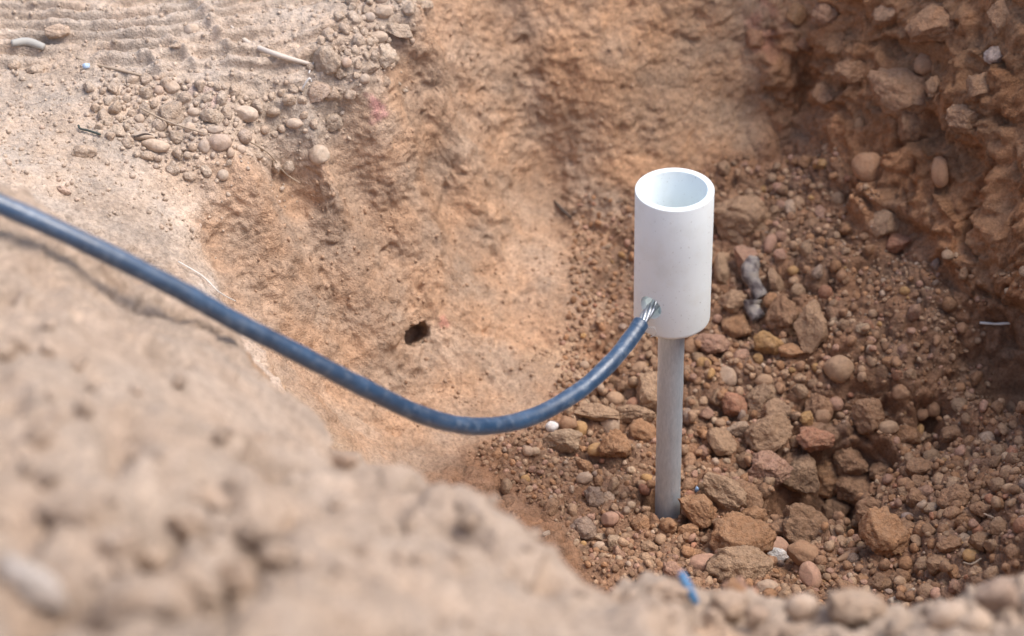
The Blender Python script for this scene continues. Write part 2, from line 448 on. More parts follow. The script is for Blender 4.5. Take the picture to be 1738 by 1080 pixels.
# the soft gap round the foot of the rod
rr = np.sqrt((Q[:, 0] + .0034) ** 2 + (Q[:, 1] - .0003) ** 2) + .0014 * fbm(Q, .008, 2, 62)
gap = (1 - sstep(.0118, .0142, rr))
D *= 1 - gap
V2 = Q + QN * D[:, None]
V2[:, 2] -= gap * .060
V2 += (inh * .022)[:, None] * np.array(ray(708, 568).normalized(), np.float32) + (inh * np.array([-.5, .55, -.3], np.float32)[:, None] * .012).T
cpath = np.array([p[:] for p in CABLE_PTS[6:]], np.float32)
cq = np.concatenate([cpath[i] + (cpath[i + 1] - cpath[i]) * np.linspace(0, 1, 24, endpoint=False)[:, None] for i in range(len(cpath) - 1)]).astype(np.float32)
cand = np.nonzero((V2[:, 1] > cq[:, 1].min() - .16) & (V2[:, 1] < cq[:, 1].max() + .04) & (V2[:, 0] < cq[:, 0].max() + .03) & (V2[:, 0] > cq[:, 0].min() - .03))[0]
for c in cand.reshape(-1, 1)[:, 0:1].ravel()[None, :].repeat(1, 0):
    best = np.full(len(c), 9.0, np.float32)
    for q_ in cq:
        dx = V2[c, 0] - q_[0]; dy = q_[1] - V2[c, 1]
        lim = q_[2] - CABLE_R * .75 + np.where(dy > 0, .36 * dy, .12 * -dy) + np.abs(dx) * .9
        best = np.minimum(best, lim)
    V2[c, 2] = np.minimum(V2[c, 2], best + .0015 * np.tanh((V2[c, 2] - best) / .01))
P[idx] = V2
# far ground roughness
fidx = np.nonzero(~near)[0]
P[fidx, 2] += .02 * perlin(P[fidx] * np.array([1.4, 1.4, 0], np.float32), 77)
# colours --------------------------------------------------------------------
def c3(*c): return np.array(c, np.float32)
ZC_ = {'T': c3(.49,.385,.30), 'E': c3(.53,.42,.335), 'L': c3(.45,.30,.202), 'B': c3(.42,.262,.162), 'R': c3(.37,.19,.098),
       'F': c3(.29,.167,.102), 'S': c3(.265,.152,.094), 'G': c3(.43,.325,.245), 'H': c3(.44,.30,.20)}  # floor zones: moister soil, darkened further to stand in for pit shade
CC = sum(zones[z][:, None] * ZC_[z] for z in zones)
v1 = fbm(Q, .055, 3, 70); v2 = fbm(Q, .016, 3, 73); v3 = fbm(Q, .005, 2, 76)
CC *= (1 + (.20 - .12 * zG) * v1 + .16 * v2 + .16 * v3)[:, None]
warm = np.clip(fbm(Q, .035, 3, 80), -.5, .5) * (1 - .6 * zG - .4 * zT)
CC *= np.stack([1 + .10 * warm, 1 - .02 * warm, 1 - .14 * warm], 1)
def stain(px, py, z, rad, col, k, seed):
    global CC
    p = at_z(px, py, z); d = np.sqrt(((Q - np.array(p, np.float32)) ** 2).sum(1)) / rad + .7 * fbm(Q, rad * .7, 2, seed)
    m = (k * (1 - sstep(.3, 1.0, d)))[:, None]; CC = CC * (1 - m) + np.array(col, np.float32) * m
for k, a in enumerate([(650,185,.205,.013,(.55,.27,.25),.75), (545,300,.192,.010,(.55,.36,.13),.6), (350,170,.222,.014,(.60,.42,.37),.6),
          (752,548,.055,.006,(.55,.25,.19),.7), (820,548,.055,.008,(.25,.21,.16),.5), (1290,60,.16,.020,(.45,.20,.14),.5),
          (590,460,.10,.03,(.36,.27,.20),.5), (1700,130,.14,.03,(.40,.30,.26),.6), (940,600,.025,.02,(.50,.34,.22),.5)]):
    stain(*a, 90 + k)
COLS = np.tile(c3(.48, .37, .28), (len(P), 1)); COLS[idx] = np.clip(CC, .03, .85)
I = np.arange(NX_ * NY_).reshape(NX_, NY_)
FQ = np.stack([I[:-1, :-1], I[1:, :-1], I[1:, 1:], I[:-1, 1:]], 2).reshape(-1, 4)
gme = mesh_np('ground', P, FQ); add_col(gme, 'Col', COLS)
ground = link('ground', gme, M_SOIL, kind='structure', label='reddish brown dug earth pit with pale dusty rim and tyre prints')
bpy.context.view_layer.update()
# coarse-enough lookup tree over the near ground
xi = np.nonzero((xs > X0 - .2) & (xs < X1 + .2))[0][::2]
yi = np.arange(0, NY_)[::2]
SUBI = I[np.ix_(xi, yi)]
RE = np.arange(SUBI.size).reshape(SUBI.shape)
tf = np.stack([RE[:-1, :-1], RE[1:, :-1], RE[1:, 1:], RE[:-1, 1:]], 2).reshape(-1, 4)
TREE = BVHTree.FromPolygons(P[SUBI.ravel()].tolist(), tf.tolist())
def hit(px, py):
    r = ray(px, py).normalized(); h = TREE.ray_cast(CAM, r)
    if h[0] is None: p = at_z(px, py, .2); return p, Vector((0, 0, 1))
    return h[0], h[1] if h[1].dot(r) < 0 else -h[1]
def drop(x, y):
    h = TREE.ray_cast(Vector((x, y, 1.0)), Vector((0, 0, -1)))
    if h[0] is None: return None, None
    return h[0], h[1] if h[1].z > 0 else -h[1]

#PART2
# ------------------------------------------------------------------ ground rod, sleeve, cable
def lathe(profile, seg=96, closed=False):
    V, F = [], []
    for r, z in profile:
        for k in range(seg):
            a = 2 * math.pi * k / seg; V.append((r * math.cos(a), r * math.sin(a), z))
    m = len(profile)
    for j in range(m if closed else m - 1):
        j2 = (j + 1) % m
        for k in range(seg):
            k2 = (k + 1) % seg
            F.append((j * seg + k, j * seg + k2, j2 * seg + k2, j2 * seg + k))
    return V, F
def arc(cx, cz_, r, a0, a1, k=5):
    return [(cx + r * math.cos(math.radians(a0 + (a1 - a0) * i / k)), cz_ + r * math.sin(math.radians(a0 + (a1 - a0) * i / k))) for i in range(k + 1)]
# rod: hot-dipped steel bar, chamfered head, slight waviness of the zinc
prof = [(.0004, -.09), (ROD_R, -.09)] + [(ROD_R + .00010 * math.sin(z * 210) + .00006 * math.sin(z * 577), z) for z in np.linspace(-.085, .168, 60)] + [(ROD_R - .0016, .170), (.0004, .170)]
V, F = lathe(prof, 64)
link('ground_rod', mesh_np('ground_rod', V, F), M_ZINC, label='grey galvanised steel ground rod driven upright into the pit floor', cat='rod')
# sleeve: open-topped cup with a drilled base for the rod and a slanted side hole
RI, H = .0190, SL_TOP - SL_BOT
prof = [(ROD_R + .0002, 0), (SL_R - .0035, 0)] + arc(SL_R - .0035, .0035, .0035, -90, 0) + [(SL_R, .03), (SL_R, .06)] + \
       arc(SL_R - .0006, H - .0006, .0006, 0, 90, 3) + arc(RI + .0005, H - .0005, .0005, 90, 180, 3) + [(RI, .05), (RI, .0062), (ROD_R + .0002, .006)]
V, F = lathe(prof, 128, True)
sm = mesh_np('white_sleeve', V, F)
sleeve = link('white_sleeve', sm, M_SLEEVE, label='white plastic sleeve open at the top, fitted over the steel rod', cat='sleeve')
sleeve.location = (0, 0, SL_BOT)
ends = [HOLE, CABLE_PTS[0], CABLE_PTS[1]]
cdir = (CABLE_PTS[0] - HOLE).normalized()
inn = Vector((math.sin(HOLE_A), math.cos(HOLE_A), 0))
bore = (inn * .8 - cdir * .5 ).normalized()
bm = bmesh.new()
bmesh.ops.create_cone(bm, cap_ends=True, segments=40, radius1=.0076, radius2=.0072, depth=.022)
q = bore.to_track_quat('Z', 'Y').to_matrix().to_4x4()
bmesh.ops.transform(bm, matrix=Matrix.Translation(HOLE + Vector((0, 0, .0012)) - Vector((0, 0, SL_BOT))) @ q, verts=bm.verts)
cm = bpy.data.meshes.new('bore'); bm.to_mesh(cm); bm.free()
co = bpy.data.objects.new('bore', cm); COL.objects.link(co); co.location = sleeve.location
md = sleeve.modifiers.new('bore', 'BOOLEAN'); md.object = co; md.operation = 'DIFFERENCE'; md.solver = 'EXACT'
bpy.context.view_layer.update()
ev = sleeve.evaluated_get(bpy.context.evaluated_depsgraph_get())
nm = bpy.data.meshes.new_from_object(ev)
sleeve.modifiers.clear(); sleeve.data = nm; nm.name = 'white_sleeve_body'
bpy.data.objects.remove(co); bpy.data.meshes.remove(cm)
for p_ in nm.polygons: p_.use_smooth = True
try: nm.set_sharp_from_angle(angle=math.radians(35))
except Exception: pass
if not nm.materials: nm.materials.append(M_SLEEVE)

def catmull(pts, per=14):
    pts = [pts[0] * 2 - pts[1]] + list(pts) + [pts[-1] * 2 - pts[-2]]
    out = []
    for i in range(1, len(pts) - 2):
        a, b, c, d = pts[i - 1:i + 3]
        for k in range(per):
            t = k / per
            out.append(.5 * ((2 * b) + (c - a) * t + (2 * a - 5 * b + 4 * c - d) * t * t + (3 * b - a - 3 * c + d) * t ** 3))
    return out + [pts[-2]]
def tube(path, rad, seg=14, cap=True):
    V, F = [], []
    t = (path[1] - path[0]).normalized(); up = t.orthogonal().normalized()
    for i, p in enumerate(path):
        t2 = (path[min(i + 1, len(path) - 1)] - path[max(i - 1, 0)]).normalized()
        up = (up - t2 * up.dot(t2)).normalized(); sd = t2.cross(up)
        r = rad(i / (len(path) - 1)) if callable(rad) else rad
        for k in range(seg):
            a = 2 * math.pi * k / seg; rk = r[k] if isinstance(r, (list, tuple)) else r
            V.append(p + up * (rk * math.cos(a)) + sd * (rk * math.sin(a)))
    for i in range(len(path) - 1):
        for k in range(seg):
            k2 = (k + 1) % seg; F.append((i * seg + k, i * seg + k2, (i + 1) * seg + k2, (i + 1) * seg + k))
    if cap:
        for e, base in ((0, 0), (1, (len(path) - 1) * seg)):
            c = len(V); V.append(path[-e] if e else path[0])
            for k in range(seg):
                k2 = (k + 1) % seg
                F.append((base + k, base + k2, c, c) if e else (base + k2, base + k, c, c))
    return V, F
def tube_mesh(name, path, rad, seg=14, cap=True):
    V, F = tube(path, rad, seg, cap)
    me = bpy.data.meshes.new(name)
    me.from_pydata([tuple(v) for v in V], [], [tuple(dict.fromkeys(f)) for f in F])
    for p_ in me.polygons: p_.use_smooth = True
    return me
cable = link('earth_cable', None, label='blue-black insulated earth cable with bare steel strands entering the white sleeve', cat='cable')
cut = HOLE + cdir * .0105
path = catmull([cut, cut + cdir * .012] + CABLE_PTS[1:], 16)
jn = [fr * .00018 for fr in rng.normal(size=len(path))]
rads = []
for i, p_ in enumerate(path):
    rads.append(CABLE_R * (1 + .018 * math.sin(i * .41) + .012 * math.sin(i * .97 + 1)) + jn[i] * .3)
rads[0] *= .93
link('jacket', tube_mesh('jacket', path, lambda t: rads[min(len(rads) - 1, int(round(t * (len(rads) - 1))))], 28), M_JACKET, cable)
# twisted strands: six round one, from inside the jacket to the rod inside the sleeve
sp = catmull([cut + cdir * .006, cut, HOLE + cdir * .002, HOLE + bore * .005, HOLE + bore * .0105], 12)
fr = []
t = (sp[1] - sp[0]).normalized(); up = t.orthogonal().normalized()
for i in range(len(sp)):
    t2 = (sp[min(i + 1, len(sp) - 1)] - sp[max(i - 1, 0)]).normalized()
    up = (up - t2 * up.dot(t2)).normalized(); fr.append((up.copy(), t2.cross(up)))
for k in range(7):
    if k == 6: pts = sp
    else:
        pts = []
        for i, p_ in enumerate(sp):
            a = 2 * math.pi * k / 6 - i * .10; pts.append(p_ + (fr[i][0] * math.cos(a) + fr[i][1] * math.sin(a)) * .0021)
    link('wire_strand', tube_mesh('wire_strand', pts, .00108, 10), M_WIRE, cable)
# the torn filament at the cut end of the jacket
fp = catmull([cut + Vector((.004, -.003, -.002)), cut + Vector((.0075, -.004, -.001)), cut + Vector((.0085, -.004, -.006)), cut + Vector((.005, -.004, -.008))], 8)
link('torn_filament', tube_mesh('torn_filament', fp, .00018, 6), plain('thin_filament', (.45, .46, .47), .5).m, cable)

# ------------------------------------------------------------------ stones
def ico(sub_):
    bm = bmesh.new(); bmesh.ops.create_icosphere(bm, subdivisions=sub_, radius=1.0)
    V = np.array([v.co[:] for v in bm.verts], np.float32); F = np.array([[v.index for v in f.verts] for f in bm.faces], np.int32)
    bm.free(); return V, F
ICO = {k: ico(k) for k in (1, 2, 3, 4, 5)}
def rock(seed, sub_, kind='clod'):
    """unit stone: cut by random planes, then roughened; kind clod | pebble | slab | wedge"""
    r = np.random.default_rng(seed); V, F = ICO[sub_]; V = V.copy()
    if kind == 'pebble':
        V *= 1 + .16 * fbm(V, 1.3, 2, seed % 97)[:, None]
        cuts, depth = 2, (.72, .95)
    else:
        V *= 1 + .22 * fbm(V, 1.1, 2, seed % 97)[:, None]
        cuts, depth = (9, (.58, .90)) if kind == 'clod' else (8, (.50, .82))
    for _ in range(cuts):
        d = r.normal(size=3).astype(np.float32); d /= np.linalg.norm(d); h = r.uniform(*depth)
        s = V @ d - h; k = s > 0
        V[k] -= (s[k] * (.88 if kind == 'pebble' else .95))[:, None] * d
    nd = V / np.linalg.norm(V, axis=1, keepdims=True)
    if kind == 'pebble': a = .025
    else: a = .15 if kind == 'clod' else .11
    V += nd * (a * fbm(V, .42, 3, (seed * 3) % 89))[:, None]
    if kind != 'pebble' and sub_ >= 3:
        V += nd * ((.065 if kind == 'clod' else .05) * fbm(V, .16, 2, (seed * 5) % 83))[:, None]
        if sub_ >= 4:
            f1, f2, c = worley(V, .22, seed % 13); V += nd * (.055 * (1 - f1))[:, None]
    V -= (V.max(0) + V.min(0)) / 2
    V /= (V.max(0) - V.min(0)).max() / 2
    return V, F
def rand_rot(r):
    q = r.normal(size=4); q /= np.linalg.norm(q); w, x, y, z = q
    return np.array([[1-2*(y*y+z*z), 2*(x*y-z*w), 2*(x*z+y*w)], [2*(x*y+z*w), 1-2*(x*x+z*z), 2*(y*z-x*w)], [2*(x*z-y*w), 2*(y*z+x*w), 1-2*(x*x+y*y)]], np.float32)
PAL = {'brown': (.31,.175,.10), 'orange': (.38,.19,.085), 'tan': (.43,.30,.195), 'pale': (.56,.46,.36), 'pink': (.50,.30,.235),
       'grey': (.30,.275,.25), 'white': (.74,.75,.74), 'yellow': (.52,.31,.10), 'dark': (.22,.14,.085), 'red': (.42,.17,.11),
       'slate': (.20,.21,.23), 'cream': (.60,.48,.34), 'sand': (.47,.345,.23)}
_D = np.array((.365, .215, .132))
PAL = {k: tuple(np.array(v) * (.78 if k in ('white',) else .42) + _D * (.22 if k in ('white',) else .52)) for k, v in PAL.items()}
placed = []      # (x, y, z, r) of every stone standing on the ground
SEED = [100]
def stone(px, py, w, h, colour, label, kind='clod', name='soil_clod', cat='clod', group=None, tilt=0.0, sink=.22, dpt=None, sub_=None, mat=None, squash=.8, dust=None, lift=.85):
    p, nrm = hit(px, py); d = depth_of(p)
    sx, sy = w / 2 * d / FPX, h / 2 * d / FPX
    if sub_ is None: sub_ = 5 if max(w, h) > 60 else 4 if max(w, h) > 26 else 3
    SEED[0] += 1
    V, F = rock(SEED[0], sub_, kind)
    R0 = rand_rot(np.random.default_rng(SEED[0] * 7))
    V = V @ R0.T
    ext = (V.max(0) - V.min(0)) / 2; V = (V - (V.max(0) + V.min(0)) / 2) / ext
    # axes: picture right, picture up (leaning on the slope), towards the viewer
    c, s = math.cos(tilt), math.sin(tilt)
    ax = np.array(r3); ay = np.array(u3); az = np.cross(ax, ay)
    e1 = ax * c + ay * s; e2 = -ax * s + ay * c
    sz = (sx + sy) / 2 * squash
    W = V[:, :1] * sx * e1 + V[:, 1:2] * sy * e2 + V[:, 2:3] * sz * az
    low = (W @ np.array(nrm)).min()
    off = -low * (1 - sink * 2)
    C = p + nrm * max(off, 0) * lift
    me = mesh_np(name, W, F)
    o = link(name, me, mat or (M_PEB if kind == 'pebble' else M_CLOD), label=label, cat=cat, group=group)
    o.location = C; b = PAL[colour] if dust is None else tuple(np.array(PAL[colour]) * (1 - dust[3]) + np.array(dust[:3]) * dust[3]); k = .9 + .2 * random.random(); o.color = (b[0] * k, b[1] * k, b[2] * k, 1)
    placed.append((C.x, C.y, C.z, (sx + sy) / 2))
    return o
CL, PB = dict(kind='clod', name='soil_clod', cat='clod'), dict(kind='pebble', name='pebble', cat='pebble')
ST = dict(kind='slab', name='stone', cat='stone')
FLOOR = [
 (1278,368,96,78,'tan','big pale crusty earth lump just right of the white sleeve',CL,0),
 (1268,436,38,34,'pink','pink stone touching the top of the grey banded stick',ST,0),
 (1388,566,56,84,'tan','upright tan wedge stone leaning to the right of a brown clod',ST,-.25),
 (1346,538,58,72,'brown','brown rounded clod left of the upright tan wedge stone',CL,0),
 (1310,585,46,38,'yellow','ochre yellow stone below the grey banded stick',ST,0),
 (1425,620,46,42,'tan','flat round tan stone below the upright wedge stone',PB,0),
 (1305,735,74,58,'tan','large pale tan block above the pink-white stone',ST,.15),
 (1219,756,52,40,'tan','tan oblong stone right of the steel rod, sloping down right',ST,-.55),
 (1254,734,40,22,'pale','pale flat sliver of stone beside the large tan block',ST,.15),
 (1304,806,68,56,'pink','pink-white pitted stone, left of three in a row',CL,-.2),
 (1352,798,58,64,'tan','smooth tan stone in the middle of three in a row',ST,0),
 (1409,797,58,68,'orange','orange-brown angular clod, right of three in a row',CL,-.3),
 (1440,772,58,48,'brown','rough brown clod behind the orange-brown angular clod',CL,-.4),
 (1382,748,60,40,'red','reddish brown clod above the smooth tan stone',CL,0),
 (1252,920,100,74,'orange','largest orange-brown rounded clod in the foreground of the pit floor',CL,0),
 (1367,896,78,72,'dark','dark olive-brown crusty clod in the shaded hollow',CL,-.3),
 (1432,908,48,62,'tan','greyish tan upright stone right of the dark crusty clod',ST,-.2),
 (1408,867,44,38,'dark','small olive clod in the dark gap above the upright stone',CL,0),
 (1466,842,62,56,'brown','brown clod behind a squarish brown block',CL,.1),
 (1490,870,54,54,'brown','squarish brown block right of the dark hollow',ST,.1),
 (1514,917,76,80,'orange','large orange-brown lump half buried in loose gravel slope',CL,.2),
 (1256,978,104,66,'sand','flat crusty sand-coloured lump below the largest orange clod',CL,.1),
 (1314,946,40,34,'white','bright white stone between the orange clod and dark gravel',ST,.2),
 (1194,876,66,44,'orange','wedge of orange-brown earth leaning by the rod foot',ST,-.75),
 (1226,846,76,48,'sand','sandy earth slab leaning behind the wedge by the rod',ST,-.6),
 (1266,850,50,46,'brown','crumbly brown clod right of the sandy earth slab',CL,0),
 (1274,880,44,28,'orange','low orange clod above the largest orange clod',CL,0),
 (1315,925,36,30,'pink','smooth pinkish brown stone right of the largest orange clod',PB,0),
 (1318,898,42,28,'brown','small brown clod left of the dark crusty clod',CL,0),
 (1370,950,54,38,'brown','brown-grey pebble right of the bright white stone',PB,-.4),
 (1372,990,32,46,'pink','pinkish curled pebble in front of the shaded gravel',PB,.4),
 (1300,1000,36,30,'pale','grey-tan round pebble at the crusty lump corner',PB,0),
 (1250,1012,32,32,'orange','knobbly orange pebble below the crusty lump',CL,0),
 (1430,1010,42,40,'brown','round brown clod close to the near rim',CL,0),
 (1465,988,28,26,'orange','small orange clod beside the round brown clod',CL,0),
 (1495,1000,34,32,'dark','dark crumb of earth near the near rim',CL,0),
 (1192,966,48,30,'pink','low pinkish grey stone left of the crusty lump',PB,.1),
 (1140,975,40,32,'pink','pink crusty stone left of the low pinkish grey stone',CL,-.3),
 (957,744,58,38,'cream','cream and ochre stone lying under the cable bend',ST,-.15),
 (938,726,20,18,'white','bluish white pebble perched on the cream stone',PB,0),
 (986,728,22,26,'yellow','ochre pebble right of the cream stone',PB,0),
 (963,718,28,22,'brown','brown round pebble close under the cable',PB,0),
 (1042,722,30,46,'pale','upright pale ribbed pebble left of the rod',PB,.15),
 (1010,708,70,28,'sand','flat sandy slab beneath the cable rise',ST,-.15),
 (1085,715,64,30,'sand','flat sandy stone between the upright pale pebble and the rod',ST,-.1),
 (1090,742,50,36,'orange','crumbly orange clod left of the rod',CL,-.4),
 (1052,768,54,46,'orange','flat-topped orange clod left of the rod, mid height',CL,-.2),
 (1010,766,26,20,'yellow','small ochre stone right of the cream stone',PB,.2),
 (1100,668,58,70,'sand','tall sandy clod behind the rod',CL,0),
 (1085,627,26,20,'tan','oval tan pebble above the tall sandy clod',PB,.2),
 (1048,684,28,24,'tan','tan pebble left of the tall sandy clod',PB,-.3),
 (1072,688,18,20,'red','small red pebble left of the tall sandy clod',PB,-.6),
 (990,622,15,14,'pale','pale pebble alone above the cable rise',PB,0),
 (894,768,17,16,'pale','left of two round pale pebbles below the cable',PB,0),
 (910,769,15,14,'cream','right of two round pale pebbles below the cable',PB,0),
 (990,817,26,19,'pale','white-pink smooth pebble left of the rod foot',PB,.1),
 (1010,852,32,34,'grey','grey rough pebble below the white-pink pebble',CL,0),
 (1032,848,20,20,'pale','pale chip touching the grey rough pebble',ST,-.6),
 (988,798,28,22,'orange','orange-brown clod above the white-pink pebble',CL,-.4),
 (1037,881,28,24,'pink','pinkish tan round clod left of the rod foot',PB,0),
 (985,898,44,38,'grey','grey crusted clod at the edge of the blurred mound',CL,0),
 (1044,925,26,28,'cream','cream chipped stone near the blurred mound',ST,-.2),
 (1015,932,20,16,'pale','pale chip left of the cream chipped stone',PB,.4),
 (1018,918,24,14,'cream','cream flat chip above the pale chip',ST,0),
 (1100,928,30,22,'tan','tan dusty clod below the rod foot',CL,0),
 (1086,892,30,34,'orange','orange clod left below the rod foot',CL,.3),
 (1166,914,34,34,'orange','orange clod below the wedge by the rod',CL,0),
 (1176,913,18,20,'pink','grey-pink pebble beside the largest orange clod',PB,0),
 (1165,869,22,20,'pink','pale pink pebble between rod foot and wedge',PB,0),
 (1255,696,42,38,'red','red-brown stone right of the rod, above the oblong stone',ST,0),
 (1292,672,50,54,'sand','lumpy sandy clod above the large tan block',CL,-.4),
 (1318,694,42,36,'tan','tan clod right of the lumpy sandy clod',CL,0),
 (1385,690,44,54,'brown','brown speckled clod above the three in a row',CL,0),
 (1395,717,26,28,'dark','round olive pebble over the three in a row',PB,0),
 (1368,717,22,24,'yellow','small ochre block left of the round olive pebble',ST,0),
 (1415,680,24,22,'pink','pale pink pebble above the shaded clods',PB,-.2),
 (1465,712,48,58,'brown','tall lumpy brown clod right of the round olive pebble',CL,.4),
 (1506,732,32,22,'sand','sandy oblong stone right of the tall lumpy clod',PB,-.1),
 (1540,742,44,32,'orange','bright orange flat clod in the shaded right of the floor',ST,.1),
 (1530,660,28,26,'brown','rounded brown stone on the right of the floor',PB,.3),
 (1545,641,18,20,'tan','tan triangular chip above the rounded brown stone',ST,0),
 (1525,636,18,20,'red','red-brown chip left of the tan triangular chip',ST,0),
 (1586,690,22,24,'brown','round brown pebble far right of the floor',PB,0),
 (1560,700,20,20,'brown','small brown pebble left of the round brown pebble',PB,0),
 (1570,800,44,30,'brown','brown crusty clod on the right slope',CL,.2),
 (1500,800,36,30,'brown','brown clod in the shadow right of the dark hollow',CL,0),
 (1622,738,34,26,'brown','low brown clod high on the dark right slope',CL,.2),
 (1632,850,56,50,'brown','broad brown lump bedded in the right gravel slope',CL,.3),
 (1640,890,44,34,'orange','orange-brown crust on the right gravel slope',CL,.2),
 (1672,870,34,26,'brown','brown clod on top of the orange-brown crust',CL,.1),
 (1556,856,32,34,'brown','pointed brown clod above the half-buried orange lump',ST,.2),
 (1540,880,20,16,'slate','small slate grey pebble above the half-buried orange lump',PB,.2),
 (1650,946,28,22,'yellow','bright orange pebble low on the right slope',PB,-.2),
 (1595,966,38,32,'dark','dark red-brown clod low on the right slope',CL,0),
 (1672,925,38,30,'dark','dark lumpy clod above the bright orange pebble',CL,.2),
 (1612,925,44,26,'brown','brown crust left of the dark lumpy clod',CL,.2),
 (1700,905,30,24,'dark','dark clod near the right edge of the picture',CL,0),
 (1495,384,46,42,'tan','flat tan stone set in the fine back slope',ST,.5),
 (1534,412,44,34,'red','reddish flat stone set in the fine back slope',ST,.4),
 (1593,446,16,20,'slate','small blue-grey flake in the fine back slope',ST,-.4),
 (1536,497,16,14,'yellow','tiny bright ochre pebble in the fine back slope',PB,0),
 (1309,418,18,30,'pink','pale pink oval pebble under the big pale lump',PB,-.3),
 (1345,460,18,16,'yellow','small ochre pebble right of the grey banded stick',PB,0),
 (1314,478,24,42,'tan','tan stone lying along the grey banded stick',ST,.1),
 (1240,520,44,36,'tan','tan two-lobed stone between the sleeve and the stick',CL,0),
 (1228,462,24,50,'sand','sandy stone touching the sleeve outline',ST,0),
 (1250,552,46,34,'orange','orange-brown block below the two-lobed tan stone',ST,.2),
 (1205,590,56,32,'pink','pinkish clod right of the rod top',CL,-.2),
 (1238,638,28,34,'pale','pale egg-shaped pebble right of the rod',PB,.2),
 (1295,645,28,20,'tan','tan pebble above the lumpy sandy clod',PB,0),
 (1338,598,46,22,'orange','orange flat stone below the ochre yellow stone',ST,0),
 (1240,345,30,26,'brown','brown clod behind the top of the sleeve',CL,0),
]
for px, py, w, h, c, lab, kw, tl in FLOOR:
    stone(px, py, w * 1.14, h * 1.14, c, lab, tilt=tl, lift=1.0, **kw)
WALL = [
 (1570,108,40,40,'tan','round tan stone stuck in the right bank',PB,0),
 (1690,92,42,36,'white','whitish quartz lump near the top of the right bank',ST,0),
 (1352,22,40,42,'yellow','yellowish stone at the top of the back bank',ST,.2),
 (1408,26,62,46,'pink','pinkish lump at the top of the back bank',CL,-.2),
 (1528,150,120,92,'tan','biggest smooth block jutting from the right bank',ST,-.5),
 (1476,285,54,52,'brown','rounded brown lump at the foot of the right bank',PB,.3),
 (1594,290,30,54,'brown','hanging teardrop lump low on the right bank',PB,.1),
 (1500,22,42,36,'pale','pale stone at the top edge above the big block',ST,.8),
 (1640,200,66,50,'sand','flat sandy block right of the biggest smooth block',ST,-.3),
 (1700,30,46,60,'tan','tan lump at the top right corner of the bank',CL,.3),
 (1458,212,20,24,'yellow','small ochre stone at the foot of the big block',PB,0),
 (1598,40,120,70,'brown','broad brown slab over the right bank',ST,.3),
 (1585,150,30,40,'tan','tan clod right of the round tan stone',CL,0),
 (1665,150,48,50,'tan','tan crumbly clod under the whitish quartz lump',CL,0),
 (1282,65,40,36,'red','reddish clod high on the back bank',CL,-.4),
 (1365,75,28,26,'red','small reddish stone high on the back bank',CL,0),
 (1445,120,70,46,'brown','brown clod left of the biggest smooth block',CL,.3),
 (1400,160,44,40,'brown','brown lump over the dark overhang',CL,.3),
 (1545,215,44,60,'brown','brown knob below the biggest smooth block',CL,.2),
]
for px, py, w, h, c, lab, kw, tl in WALL:
    kw = dict(kw); stone(px, py, w, h, c, lab, tilt=tl, sink=.36, squash=.75, dust=(.38, .205, .115, .62), lift=.45, **kw)
